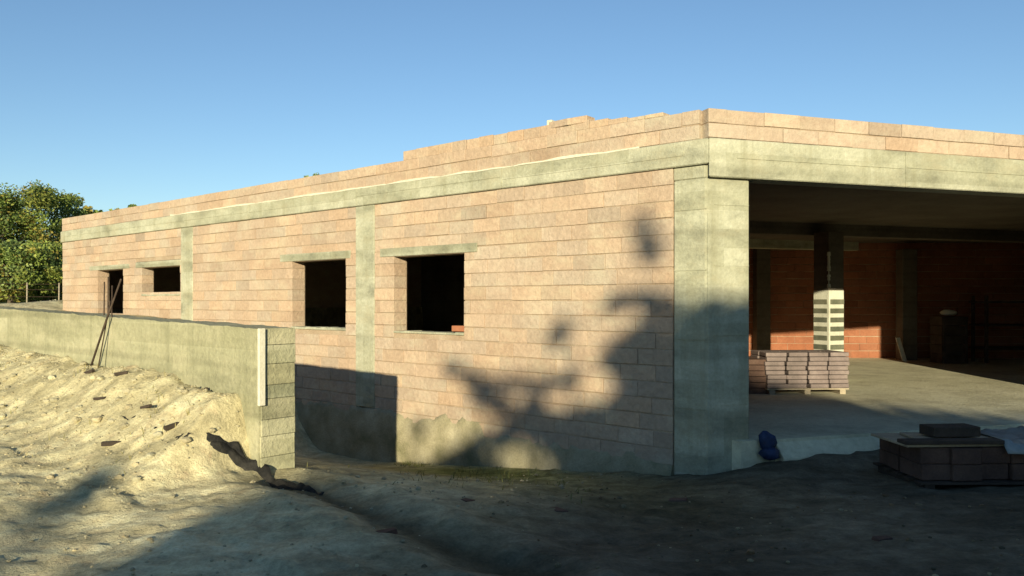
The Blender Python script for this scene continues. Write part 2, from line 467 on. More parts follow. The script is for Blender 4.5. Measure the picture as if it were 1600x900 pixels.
# ring beams
TE = 12.0
m = MB(); m.prism([tuple(L(UE+.03, -.035)), tuple(corner(-.035)), tuple(corner(TB+.02)), tuple(L(UE+.03, TB+.02))], yw(BB), yw(BT)); m.build('ring_beam', MAT['concrete'], B, bevel=.012)
m = MB(); m.prism([tuple(Rr(TE, -.038)), tuple(corner(-.034, -.038)), tuple(corner(TB, TB)), tuple(Rr(TE, TB))], yw(1.41), yw(BT)+.002); m.build('ring_beam', MAT['concrete'], B, bevel=.012)
for t0, t1_ in ((.35, 2.75), (2.80, 5.3), (5.34, 7.8), (7.85, 11.9)):
    zf = 1.63 + random.uniform(-.02, .02)
    m = MB(); lbox(m, Rr, t0, t1_, -.046, -.037, yw(zf), yw(zf)+.010); m.build('formwork_fin', MAT['concrete'], B)
    m = MB(); lbox(m, Rr, t1_+.012, t1_+.024, -.045, -.037, yw(1.415), yw(BT)-.01); m.build('formwork_fin', MAT['concrete'], B)
for u0, u1 in ((.3, 3.1), (3.14, 6.3), (6.34, 9.6), (9.63, 13.0), (13.04, 18.6)):
    m = MB(); lbox(m, L, u0, u1, -.042, -.034, yw(1.70)+random.uniform(-.02,.02), yw(1.732)); m.build('formwork_fin', MAT['concrete'], B)
    m = MB(); lbox(m, L, u1+.010, u1+.024, -.043, -.034, yw(BB)+.005, yw(BT)-.01); m.build('formwork_fin', MAT['concrete'], B)
for zf in (-1.25, -.45, .35, 1.05):             # lift lines round the corner pillar
    m = MB(); lbox(m, L, .03, PW-.02, .002, .012, yw(zf), yw(zf)+.012); m.build('formwork_fin', MAT['concrete'], B)
    m = MB(); lbox(m, Rr, .10, PR-.015, d0-.007, d0+.003, yw(zf)+.05, yw(zf)+.061); m.build('formwork_fin', MAT['concrete'], B)
# cement left along the top of the beam
m = MB(); s = .9; rows = []
while s < 13:
    rows.append((s, random.uniform(-.045, -.02), random.uniform(.004, .03))); s += random.uniform(.12, .5)
for (a_, f_, h_), (b_, g_, k_) in zip(rows, rows[1:]):
    n_ = len(m.v)
    for q_ in (L(a_, f_), L(a_, .05), L(b_, .05), L(b_, g_)): m.v.append((q_.x, q_.y, yw(BT)-.006))
    for q_, z_ in ((L(a_, f_), h_), (L(a_, .05), h_), (L(b_, .05), k_), (L(b_, g_), k_)): m.v.append((q_.x, q_.y, yw(BT)+z_))
    for f in ((4,5,6,7),(0,3,7,4),(0,1,2,3)): m.f.append(tuple(n_+t for t in f)); m.c.append((1,1,1))
o = m.build('mortar_bed', MAT['pale'], B)
bm = bmesh.new(); bm.from_mesh(o.data); bmesh.ops.remove_doubles(bm, verts=bm.verts, dist=1e-4); bmesh.ops.recalc_face_normals(bm, faces=bm.faces); bm.to_mesh(o.data); bm.free()
# parapets
brick_wall('parapet', L, .12, UE+.02, BT+.005, 2.2, [], T=.26, course=.175, two_sided=True)
m = MB()                                     # an extra, unfinished course on part of the long side
s = uf(1035)
while s < uf(640):
    e = s + random.uniform(.24, .3)
    f = sst(uf(1035), uf(880), s)
    lbox(m, L, s+.004, e-.004, .02+random.uniform(-.01,.01), .20, yw(2.2)-.004, yw(2.2)+.035+.105*f+random.uniform(-.008,.008), bcol((1,.98,.95)))
    s = e
m.build('top_course', MAT['brick'], B, bevel=.005)
brick_wall('parapet', Rr, .0, TE, BT+.007, 2.2, [], T=.26, course=.175, two_sided=True, proud=.003)

# roof slab, floor, inner walls
E0 = L(UE, 0); E1 = L(UE, 13.)
G1, G2 = Vector((5.0, 22.6)), Vector((19.0, 22.25)); RE = Rr(TE, 0)
ins = .29
roof = [tuple(corner(ins)), tuple(Rr(TE-.02, ins)), (G2.x+.1, G2.y+.12), (G1.x, G1.y+.2), tuple(E1), tuple(L(UE-.02, ins))]
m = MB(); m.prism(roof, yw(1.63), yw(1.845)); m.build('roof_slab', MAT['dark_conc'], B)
fl = [tuple(corner(.30, -.06)), tuple(Rr(TE, -.06)), tuple(G2+Vector((.2,.2))), tuple(G1+Vector((0,.2))), tuple(E1), tuple(L(UE-.3, .30))]
m = MB(); m.prism(fl, yw(FLOOR)-.5, yw(FLOOR)); o = m.build('floor', MAT['floor']); tag(o, kind='structure')
m = MB()                                      # sloping cement fillet in front of the slab
a = [Rr(.84,-.065), Rr(TE,-.065), Rr(TE,-.24), Rr(.84,-.24)]
m.hexa([(*a[3],yw(-2.1)),(*a[2],yw(-2.1)),(*a[1],yw(-2.1)),(*a[0],yw(-2.1)),(*a[3],yw(-1.80)),(*a[2],yw(-1.78)),(*a[1],yw(FLOOR-.03)),(*a[0],yw(FLOOR-.03))])
m.build('threshold', MAT['floor'], B, bevel=.01)

def span(p, q):
    d = (q-p).normalized(); n = Vector((-d.y, d.x))
    return (lambda s, k: p + d*s + n*k), (q-p).length
# facing: bricks are on the d=0 side (towards the camera)
fb, lb = span(G1, G2); 
brick_wall('back_wall', fb, 0, lb, FLOOR+.002, 1.628, [], up=.02, T=.2, mat='red_brick', length=.5)
fp, lp = span(Vector((2.42, 9.72)), G1)
fpi = lambda s, k: fp(s, -k-.2) if False else fp(s, k)
m = MB(); lbox(m, fp, 0, lp-.02, 0, .15, yw(FLOOR)+.002, yw(1.64)); m.build('partition_wall', MAT['red_brick'], B)
fr_, lr_ = span(RE + NR*.3, G2)
m = MB(); lbox(m, fr_, 0, lr_-.22, -.2, 0, yw(FLOOR)+.002, yw(1.64)); m.build('side_wall', MAT['red_brick'], B)
fe, le = span(E0 + NL*.29, E1)
m = MB(); lbox(m, fe, 0, le, 0.0, .25, yw(-1.6), yw(2.19)); m.build('end_wall', MAT['brick'], B)
fk, lk = span(E1, G1)
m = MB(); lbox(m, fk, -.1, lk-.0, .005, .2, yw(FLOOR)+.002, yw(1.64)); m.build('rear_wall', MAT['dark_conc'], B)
# garage front beyond the opening
brick_wall('brick_wall', Rr, 8.25, TE-.02, -2.0, 1.408, [], T=.26, up=.02)
m = MB(); lbox(m, Rr, 7.8, 8.245, .03, .4, yw(-2.2), yw(1.408)); m.build('column', MAT['concrete'], B, bevel=.015)
# ceiling beams parallel with the front, lower than the slab
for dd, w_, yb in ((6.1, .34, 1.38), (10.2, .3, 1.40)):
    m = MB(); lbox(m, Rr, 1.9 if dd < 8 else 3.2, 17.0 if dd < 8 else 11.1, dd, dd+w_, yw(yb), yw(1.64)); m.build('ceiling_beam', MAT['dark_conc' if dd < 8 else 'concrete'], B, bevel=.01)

# block pillar in the bay, seen edge on
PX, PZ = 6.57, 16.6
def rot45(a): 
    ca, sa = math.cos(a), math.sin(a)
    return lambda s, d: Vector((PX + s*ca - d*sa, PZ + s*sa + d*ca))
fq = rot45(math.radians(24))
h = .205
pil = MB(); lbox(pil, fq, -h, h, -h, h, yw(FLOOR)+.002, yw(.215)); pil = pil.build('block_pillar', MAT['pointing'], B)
up = MB(); lbox(up, fq, -h-.008, h, -h-.008, h, yw(.217), yw(1.42)); up.build('column', MAT['dark_conc'], B, bevel=.012)  # dark upper part paints in the beam's shade above the sun line
db = MB(); zz = .27                              # one lumpy mortar run up the shade-dark upper part's edge
while zz < .98:
    q0 = fq(-h-.012, -h-.012); t_ = random.uniform(.04, .09); w_ = random.choice([.012, .03, .04])
    n0 = len(db.v)
    db.tube([(q0.x, q0.y, yw(zz)), (q0.x, q0.y, yw(zz+t_))], [w_, w_*.8], 7); zz += t_
db.build('mortar_run', MAT['pointing'], B)
z = FLOOR+.02
while z < .04:
    for s, e in ((-h+.04, h+.004),):
        c = bcol((1,1,1), .18)
        j = random.uniform(.006, .013)
        bl = MB(); lbox(bl, fq, s, e, -h-j, -h+.03, yw(z)+.03, yw(z)+.132, c); bl.build('block', MAT['blockwork'], pil, bevel=.006)
    for s, e in ((-h+.04, h+.004),):
        c = bcol((1,1,1), .18)
        j = random.uniform(.006, .013)
        bl = MB(); lbox(bl, fq, -h-j, -h+.03, s, e, yw(z)+.03, yw(z)+.132, c); bl.build('block', MAT['blockwork'], pil, bevel=.006)
    z += .186

# pillar at the back right
m = MB(); m.box(10.55, 10.95, 21.6, 22.0, yw(FLOOR)+.002, yw(1.40)); m.build('column', MAT['dark_conc'], B, bevel=.01)
# dark pier to the left on the back wall
m = MB(); m.box(6.78, 7.16, 22.15, 22.52, yw(FLOOR)+.002, yw(1.64)); m.build('pier', MAT['dark_conc'], B, bevel=.01)

# ------------------------------------------------------------------ retaining wall
RW = empty('retaining_wall', (*(C+U*WU0-NL*WV0), yw(-1.6)))
tag(RW, 'grey board-marked concrete retaining wall with earth piled against it, ending before the building', 'wall')
def LV(u, v): return C + U*u - NL*v
m = MB(); UEND = 15.0
k = 150; tops = [.018*noise.noise((i*.23, 1, 1))+.01*noise.noise((i*.9, 4, 1)) for i in range(k+1)]
for i in range(k):
    a, b = WU0+(UEND-WU0)*i/k, WU0+(UEND-WU0)*(i+1)/k
    ta = -.267+.020*(a-WU0)+tops[i]; tb = -.267+.020*(b-WU0)+tops[i+1]
    p = [LV(a,WV1), LV(a,WV0), LV(b,WV0), LV(b,WV1)]
    n = len(m.v)
    m.v += [(*p[0],yw(-2.8)),(*p[1],yw(-2.8)),(*p[2],yw(-2.8)),(*p[3],yw(-2.8)),(*p[0],yw(ta)),(*p[1],yw(ta)),(*p[2],yw(tb)),(*p[3],yw(tb))]
    fs = [(4,5,6,7),(0,3,7,4),(1,5,6,2)]
    if i == 0: fs.append((0,4,5,1))
    if i == k-1: fs.append((2,6,7,3))
    for q in fs: m.f.append(tuple(n+j for j in q)); m.c.append((1,1,1))
wl = m.build('wall_body', MAT['ret'], RW)
bm = bmesh.new(); bm.from_mesh(wl.data); bmesh.ops.remove_doubles(bm, verts=bm.verts, dist=1e-4); bmesh.ops.recalc_face_normals(bm, faces=bm.faces); bm.to_mesh(wl.data); bm.free()
# formwork boards still on the end face and the pale batten at its edge
fe2 = lambda s, d: LV(WU0-d, WV1-s)
z = -1.7
while z < -.30:
    hh = random.uniform(.13, .22); t = min(z+hh, -.275)
    m = MB(); lbox(m, fe2, .012+random.uniform(-.008,.01), .388+random.uniform(-.006,.006), .004, .022+random.uniform(0,.008), yw(z)+.0015, yw(t)-.0015, bcol((1,1,1),.14)); m.build('formwork_board', MAT['ret'], RW, bevel=.004)
    z = t + .001
    if t >= -.28: break
m = MB(); lbox(m, fe2, -.035, .035, .034, .065, yw(-1.0), yw(-.262)); m.build('batten', MAT['pale'], RW, bevel=.005)

# ------------------------------------------------------------------ lens, light, sky
cam = bpy.data.cameras.new('camera'); co = bpy.data.objects.new('camera', cam); COL.objects.link(co)
co.location = (0, 0, CAMH); co.rotation_euler = (math.radians(90), 0, 0)
cam.sensor_width = 36; cam.lens = 36*FPX/1600; cam.shift_y = (HY-450)/1600
cam.clip_start = .1; cam.clip_end = 3000; S.camera = co
DX, TN = .075, .195                           # sunlight: sideways and downward run per metre away from the camera
elev = math.atan(TN/math.hypot(1, DX)); az = math.atan2(DX, 1)
sun = bpy.data.lights.new('sun', 'SUN'); so = bpy.data.objects.new('sun', sun); COL.objects.link(so)
sun.energy = 5.0; sun.angle = math.radians(.6); sun.color = (1, .88, .61)
so.rotation_euler = Vector((DX, 1, -TN)).to_track_quat('-Z', 'Y').to_euler(); so.location = (-4, -20, 12)
w = bpy.data.worlds.new('World'); S.world = w; w.use_nodes = True
nt = w.node_tree; bg = nt.nodes['Background']; sk = nt.nodes.new('ShaderNodeTexSky'); sk.sky_type = 'NISHITA'
sk.sun_disc = False; sk.sun_elevation = elev; sk.sun_rotation = math.pi + az
sk.air_density = 1.0; sk.dust_density = 0; sk.ozone_density = 3.0
nt.links.new(sk.outputs[0], bg.inputs[0]); bg.inputs[1].default_value = .1
S.view_settings.view_transform = 'Standard'; S.view_settings.look = 'None'
S.view_settings.exposure = .64; S.view_settings.gamma = 1
S.render.engine = 'CYCLES'; S.cycles.max_bounces = 8; S.cycles.diffuse_bounces = 5

# ------------------------------------------------------------------ foliage
def leaves(m, c, r, n, size, pal, squash=.8, jit=.25):
    tone = random.uniform(1-jit, 1+jit); base = random.choice(pal)
    for _ in range(n):
        d = Vector((random.gauss(0,1), random.gauss(0,1), random.gauss(0,1))).normalized()*(random.random()**.5)*r
        p = Vector(c) + Vector((d.x, d.y, d.z*squash))
        a = Vector((random.gauss(0,1), random.gauss(0,1), random.gauss(0,.7))).normalized()
        b = a.cross(Vector((random.gauss(0,1), random.gauss(0,1), random.gauss(0,1)))).normalized()
        s = size*random.uniform(.6, 1.3); k = tone*random.uniform(.75, 1.25)
        col = tuple(min(1, q*k) for q in (base if random.random() < .8 else random.choice(pal)))
        m.poly([p-a*s*.5, p+b*s*.32, p+a*s*.55, p-b*s*.32], col)

def tree(name, label, base, clumps, size, nleaf, pal, trunk_r, group, cat='tree', stem_h=None):
    """clumps = (centre, radius); limbs run from the trunk to a share of them"""
    t = empty(name, base); tag(t, label, cat, group)
    b = Vector(base)
    top = max(c[0][2] for c in clumps); cxm = sum(c[0][0] for c in clumps)/len(clumps); cym = sum(c[0][1] for c in clumps)/len(clumps)
    m = MB(); H = (top-b.z)*.82
    tp = [b+Vector((0,0,-.25))]; rad = [trunk_r*1.35]
    for i in range(1, 7):
        f = i/6
        tp.append(b + Vector(((cxm-b.x)*f + random.uniform(-.12,.12), (cym-b.y)*f + random.uniform(-.12,.12), H*f))); rad.append(trunk_r*(1-.85*f))
    m.tube(tp, rad, 9)
    for c, r in random.sample(clumps, min(len(clumps), 26)):
        f = max(.28, min(.9, (c[2]-b.z-.8)/max(.1, H)*.8)); k = f*6; i = int(k)
        s = tp[i].lerp(tp[min(6, i+1)], k-i); e = Vector(c)
        mid = s.lerp(e, .5) + Vector((random.uniform(-.15,.15), random.uniform(-.15,.15), .12))
        m.tube([s, mid, e], [trunk_r*.32, trunk_r*.2, trunk_r*.06], 6)
    m.build('trunk', MAT['bark'], t, smooth=True)
    m = MB()
    for c, r in clumps: leaves(m, c, r, max(34, int(nleaf*r*r)), size, pal)
    m.build('crown', MAT['leaf'], t)
    return t

# trees across the yard, behind the photographer: their shadow lies on the yard and the wall
def onf(x, y):
    z = zc(x); return Vector(((x-CX)/FPX*z, z, -(y-HY)*z/FPX))
def ong(x, y):
    Y = -1.65
    z = -Y*FPX/(y-HY); X = (x-CX)/FPX*z
    return Vector((X, z, Y))
ZT = -21.0
def q(p): return (p.x - DX*(p.y-ZT), p.z + TN*(p.y-ZT))
PALD = [(.05,.075,.02), (.065,.09,.025), (.045,.06,.02), (.08,.095,.03)]
blobs = []
for x, y, r in ((1010,378,14),(1003,350,7),(1016,400,10),(975,472,15),(1010,470,20),(1040,478,22),(955,478,8),(1013,520,22),(1020,560,26),(1035,600,24),(880,512,13),(870,530,7),
                (707,577,16),(735,594,20),(765,606,24),(800,598,17),(830,596,16),(862,598,15),(892,592,14),(780,632,24),(805,652,24),(745,622,16),(835,630,20),(950,560,16),(975,540,18),(655,665,8)):
    a = q(onf(x, y)); blobs.append((a[0], a[1], r*zc(x)/FPX*1.0))
for x, y, r in ((20,805,26),(80,785,26),(135,765,22),(180,745,14)):
    p = ong(x, y); a = q(p); blobs.append((a[0], a[1], .16))
gaps = []
for x, y, r in ((921,587,34),(850,617,16),(912,530,26)):
    a = q(onf(x, y)); gaps.append((a[0], a[1], r*zc(x)/FPX))
for X, Z, Y, r in ((-.05, 9.9, -2.0, .20), (.38, 9.5, -1.97, .15)):
    a = q(Vector((X, Z, Y))); gaps.append((a[0], a[1], r))
# outline of the solid mass (position across, height)
prof = [q(ong(30,905)), q(ong(200,850)), q(ong(360,790)), q(ong(455,748)), q(onf(735,682)), q(onf(820,640)), q(onf(890,622)), q(onf(985,605)), q(onf(1000,500)), q(onf(1045,470)), q(onf(1100,462))]
def onr(x, y):
    k = (x-CX)/FPX; t = (k*C.y - C.x)/(R.x - k*R.y); p = Rr(t, 0)
    return Vector((p.x, p.y, -(y-HY)*p.y/FPX))
prof += [q(onr(1150,448)), q(onr(1200,478)), q(onr(1260,505)), q(onr(1380,555)), q(onr(1500,610)), q(onr(1600,640)), (7.5, 4.6), (9.5, 4.3), (11., 2.5)]
prof.sort()
def top(x):
    if x <= prof[0][0] or x >= prof[-1][0]: return -9
    for a, b in zip(prof, prof[1:]):
        if a[0] <= x <= b[0]: return a[1]+(b[1]-a[1])*(x-a[0])/max(1e-6, b[0]-a[0])
mass = []
xa_, xb_ = q(onr(1108, 500))[0], q(onr(1175, 500))[0]
for x, h, r in blobs: mass.append((x, h, max(.10, r)))
tries = 0
x = prof[0][0]
while x < prof[-1][0]:
    h = .6
    while h < 8:
        xx, hh = x+random.uniform(-.14,.14), h+random.uniform(-.14,.14)
        r = random.uniform(.36, .54)
        d = top(xx)-hh
        if d < r and d > .12: r = max(.14, d)
        if d > .12 and not (xa_ < xx < xb_ and hh > 5.3 and random.random() < .45) and not any(math.hypot(xx-a, hh-b) < c+r*.5 for a, b, c in gaps): mass.append((xx, hh, r))
        h += .32
    x += .32
crowns = {k: [] for k in range(4)}
for x, h, r in mass:
    k = 0 if x < -3.6 else 1 if x < .3 else 2 if x < 5 else 3
    dz = random.uniform(-1.6, 1.6)
    crowns[k].append(((x+DX*dz, ZT+dz, yw(h-TN*dz)), r))
names = ['leafy tree at the yard edge behind the viewpoint, shading the sandy soil', 'tall leafy tree with a pointed top behind the viewpoint, shading the brick wall',
         'broad leafy tree behind the viewpoint, shading the garage bay', 'lower leafy tree behind the viewpoint, farthest to the garage side']
for k, bx in ((0,-5.2),(1,-1.6),(2,2.6),(3,7.6)):
    tree('shade_tree', names[k], (bx, ZT, gz(bx, ZT)), crowns[k], .25, 1000, PALD, .22, 'trees behind the viewpoint')

for bx, bz, hh, rr, lab in ((13.5, -9, 9.5, 2.8, 'added tall tree blocking sky light, garage side of the viewpoint, nearer the yard'), (17.5, -3, 9., 3.0, 'added tall tree blocking sky light, far out to the garage side, beside the yard')):  # unseen trees added to cut sky light from the right
    g = gz(bx, bz)
    cl = []
    for _ in range(150):
        f = random.random(); a = random.uniform(0, 6.283); k = rr*math.sqrt(random.random())*math.sqrt(max(.1, 1-(2*f-.9)**2))
        cl.append(((bx+k*math.cos(a), bz+k*math.sin(a), g+1.4+(hh-1.4)*f), random.uniform(.5, .9)))
    tree('shade_tree', lab, (bx, bz, g), cl, .25, 300, PALD, .26, 'trees behind the viewpoint')

# trees beyond the far end of the building
PALL = [(.21,.27,.055), (.28,.31,.07), (.15,.21,.05), (.31,.26,.06), (.23,.29,.10), (.10,.15,.05)]
def crown_blob(cx, cy, z0, z1, rad, n):
    out = []
    for _ in range(n):
        f = random.random(); zz = z0+(z1-z0)*f
        rr = rad*math.sqrt(max(.05, 1-(2*f-.95)**2*.9)); a = random.uniform(0, 2*math.pi); k = math.sqrt(random.random())
        out.append(((cx+rr*k*math.cos(a), cy+rr*k*math.sin(a), zz), random.uniform(.4, .75)*rad/2.4))
    return out
def pxz(x, y, z): return (x-CX)/FPX*z, yw(-(y-HY)*z/FPX)
far = [  # photo column, top row, depth, radius, label
 (50, 283, 38, 2.5, 'tallest yellowish green tree beyond the far end of the building'),
 (-10, 297, 36, 2.2, 'green tree left of the tallest one beyond the building'),
 (106, 299, 41, 1.8, 'blue-green tree leaning out from behind the building end'),
 (18, 372, 31, 1.7, 'low orange-tinted tree in front of the taller ones by the fence'),
 (70, 372, 33, 1.5, 'low dark bushy tree close to the brick end of the building'),
 (-85, 320, 36, 2.3, 'round green tree standing farther out left of the building'),
 (135, 320, 52, 1.5, 'small tree top showing just above the far end of the parapet'),
 (172, 317, 60, 1.3, 'dark flat tree top peeping over the parapet, nearer the middle of the row'),
 (207, 314, 64, 1.2, 'dark tuft of tree top over the parapet, rightmost of the row'),
 (490, 266, 75, 1.5, 'distant dark tree top above the middle of the long parapet'),
]
for x, y, z, r, lab in far:
    X, zt = pxz(x, y, z); g = gz(X, z)
    cl = crown_blob(X, z, max(g+.5, zt-2.9*r), zt-.35, r, 120 if z < 45 else 30)
    tree('broadleaf_tree', lab, (X, z, g), cl, .12 if z < 45 else .26, 620, PALL, .14, 'trees beyond the building')

for x, y, z, r, lab in ((-40, 425, 44, 2.2, 'low dark green bush at the left edge behind the fence'), (10, 428, 45, 2.2, 'wide green bush behind the fence posts'),
                        (48, 424, 46, 2.2, 'bushy green undergrowth behind the fence, under the tallest tree'), (88, 420, 47, 2.3, 'green undergrowth touching the far brick end of the building')):
    X, zt = pxz(x, y, z); g = gz(X, z)
    cl = crown_blob(X, z, g+.15, zt, r, 60)
    tree('bush', lab, (X, z, g), cl, .2, 300, PALL, .06, 'bushes behind the fence', 'bush')

# ------------------------------------------------------------------ small things on the site
def prop(name, label, cat, mat, build, group=None, bevel=.004, smooth=False):
    m = MB(); build(m); o = m.build(name, mat, None, bevel=bevel, smooth=smooth); tag(o, label, cat, group); return o
def onw(x, y, off=.0):                        # a point on the front face of the retaining wall
    z = 7.65*1054/(x+650); return Vector(((x-CX)/FPX*z, z, yw(-(y-HY)*z/FPX)))
# leaning poles
out = Vector((-NL.x, -NL.y, 0))
a = onw(155, 577)+out*.16; b = onw(192, 436)+out*.02
prop('pole', 'longer rusty pole leaning on the retaining wall and rising past its top', 'pole', MAT['rust'], lambda m: m.tube([a-Vector((0,0,.15)), a.lerp(b,.5)+Vector((.01,0,-.02)), b], [.0125,.0125,.011], 8), 'poles leaning on the wall', 0, True)
a2 = onw(168, 562)+out*.12; b2 = onw(175, 470)+out*.02
prop('pole', 'shorter thin pole leaning on the retaining wall beside the long one', 'pole', MAT['rust'], lambda m: m.tube([a2-Vector((0,0,.15)), b2], [.008,.007], 8), 'poles leaning on the wall', 0, True)
for i, (x, yt) in enumerate(((149,440),(155,432),(161,446))):
    p = onw(x, 500)-out*.1
    tp = onw(x+1, yt)
    prop('rebar', 'thin upright rebar rods rising from the retaining wall before the doorway', 'rebar', MAT['rust'], lambda m: m.tube([(p.x,p.y,yw(-.8)),(p.x+.01,p.y,tp.z)], [.008,.008], 6), 'rebar rods standing in the retaining wall', 0, True)

def lump(m, c, r, sq=(1,1,.7), seed=0, col=None, sub=2):
    bm = bmesh.new(); bmesh.ops.create_icosphere(bm, subdivisions=sub, radius=1)
    n0 = len(m.v)
    for v in bm.verts:
        k = 1 + .38*noise.noise(v.co*1.3+Vector((seed*7.1, seed, 0))) + .18*noise.noise(v.co*3.1+Vector((seed, 3, 1)))
        m.v.append((c[0]+v.co.x*r*sq[0]*k, c[1]+v.co.y*r*sq[1]*k, c[2]+v.co.z*r*sq[2]*k))
    for f in bm.faces: m.f.append(tuple(n0+v.index for v in f.verts)); m.c.append(col or (1,1,1))
    bm.free()
# rubble and clods on the bank: nobody could count them
m = MB()
for i in range(1500):
    u = random.uniform(2.8, 11.5); v = WV1 + abs(random.gauss(0, .75)) + .05
    p = C+U*u-NL*v; r = random.uniform(.005, .018) if random.random() < .95 else random.uniform(.03, .05)
    lump(m, (p.x, p.y, yw(height(u, v))+r*.25), r, (1, random.uniform(.7,1.2), .7), i, bcol((1,1,1), .2), 1 if r < .02 else 2)
for i in range(3400):
    u = random.uniform(-8, 9); v = random.uniform(.2, 8.2)
    if u > 2.4 and v < 4.2: continue
    p = C+U*u-NL*v
    if u < 0 and (p-C).dot(NR) > -.45: continue
    r = random.uniform(.005, .016) if random.random() < .9 else random.uniform(.016, .032)
    if noise.noise((p.x*.9, p.y*.9, 41)) < -.12 and random.random() < .8: continue
    lump(m, (p.x, p.y, yw(height(u, v))+r*.25), r, (1, random.uniform(.7,1.2), .7), i, bcol(random.choice([(.22,.21,.20),(.35,.33,.3),(.6,.57,.52),(.4,.30,.25)]) if u + .35*(v-4.5) < -.2 else (.85,.85,.85), .3), 1)  # stones darkened too where the gravel carries the tree shade
o = m.build('rubble', MAT['stone']); tag(o, 'loose clods and small stones scattered over the dug soil', 'rubble', None, 'stuff')
for i in range(14):
    u = random.uniform(-6.5, .8); v = random.uniform(.8, 6.5); p = C+U*u-NL*v
    if u < .3 and (p-C).dot(NR) > -.6 or (u > 2.2 and v < 4.3): continue
    z = yw(height(u, v)); a = random.uniform(0, 3.14); ca, sa = math.cos(a), math.sin(a)
    w_, l_, h_ = random.uniform(.025, .06), random.uniform(.04, .11), random.uniform(.015, .035)
    f = lambda s, d: p + Vector((s*ca-d*sa, s*sa+d*ca))
    prop('brick_shard', 'broken brick shard lying loose on the shaded soil of the yard', 'brick shard', MAT['dull_block'], lambda m: m.hexa([(*f(-l_,-w_),z-.01),(*f(l_*.8,-w_*.7),z-.015),(*f(l_,w_),z-.01),(*f(-l_*.7,w_*.9),z-.015),(*f(-l_*.9,-w_),z+h_),(*f(l_*.7,-w_*.6),z+h_*.8),(*f(l_*.9,w_*.8),z+h_*.5),(*f(-l_*.6,w_*.8),z+h_)]), 'brick shards on the yard', .003)
# weeds at the foot of the long side
m = MB()
def blade(m, p, h, lean, wd, col):
    a = random.uniform(0, 6.28); d = Vector((math.cos(a), math.sin(a), 0)); s = Vector((-d.y, d.x, 0))*wd
    p = Vector(p); k = p+d*lean*.4+Vector((0,0,h*.6)); t = p+d*lean+Vector((0,0,h))
    m.poly([p-s, p+s, k+s*.7, k-s*.7], col); m.poly([k-s*.7, k+s*.7, t], col)
PG = [(.12,.14,.045), (.17,.17,.06), (.22,.20,.085), (.08,.10,.03)]
for i in range(900):
    c0 = random.choice([(3.0,.5,.7,.3),(2.4,1.0,.8,.5),(4.6,.2,.6,.12),(1.9,1.5,.9,.6),(1.4,2.4,1.2,.7)])
    u = random.gauss(c0[0], c0[2]*.6); v = abs(random.gauss(c0[1], c0[3]*.7))+.06
    if noise.noise((u*2.2, v*2.2, 5)) < -.02: continue
    p = C+U*u-NL*v
    blade(m, (p.x, p.y, yw(height(u, v))-.01), random.uniform(.02, .085), random.uniform(.01,.10), random.uniform(.003,.007), random.choice(PG))
for i in range(900):
    u = random.uniform(3, 11); v = WV1+abs(random.gauss(0,.8))+.1
    if noise.noise((u*1.6, v*1.6, 2)) < .15: continue
    p = C+U*u-NL*v
    blade(m, (p.x, p.y, yw(height(u, v))-.01), random.uniform(.03, .1), random.uniform(.01,.06), .005, random.choice([(.36,.32,.14),(.28,.26,.10),(.42,.37,.18)]))
o = m.build('weeds', MAT['leaf']); tag(o, 'thin weeds and dry grass growing from the soil along the wall', 'weeds', None, 'stuff')

# bits of wood and stone one can point at on the bank
def stick(px, py, ln, th, ang, lab, mat='dark_timber', tilt=.1):
    u, v = px_bank(px, py); p = C+U*u-NL*v; ln *= .62; th *= .6; z = yw(height(u, v))+th*.3
    d = Vector((math.cos(ang), math.sin(ang), tilt)).normalized(); s = Vector((-d.y, d.x, 0)).normalized(); up = s.cross(d)*-1
    def bld(m):
        c = Vector((p.x, p.y, z)); q8 = []
        for k in (-1, 1):
            for a_, b_ in ((-1,-1),(1,-1),(1,1),(-1,1)): q8.append(c + d*ln*.5*a_ + s*th*.6*b_ + up*th*.5*k)
        m.hexa(q8)
    prop('wood_scrap', lab, 'wood scrap', MAT[mat], bld, 'wood scraps on the earth bank')
stick(139, 583, .30, .06, 2.6, 'dark wood offcut lying beside the foot of the leaning poles', tilt=-.25)
stick(189, 586, .22, .06, .4, 'small dark wood offcut right of the poles on the bank', tilt=.15)
stick(321, 592, .24, .05, 2.5, 'short dark stick on top of the earth bank near the white batten', tilt=-.3)
stick(156, 624, .26, .05, 2.8, 'dark stick low on the bank below the leaning poles', tilt=-.1)
stick(228, 640, .34, .05, 2.4, 'longer stick sloping down the middle of the earth bank', tilt=-.2)
stick(272, 668, .30, .07, .7, 'dark forked wood piece above the trench', tilt=.25)
stick(175, 695, .30, .07, .2, 'flat dark scrap on the level soil left of the trench', tilt=.02)

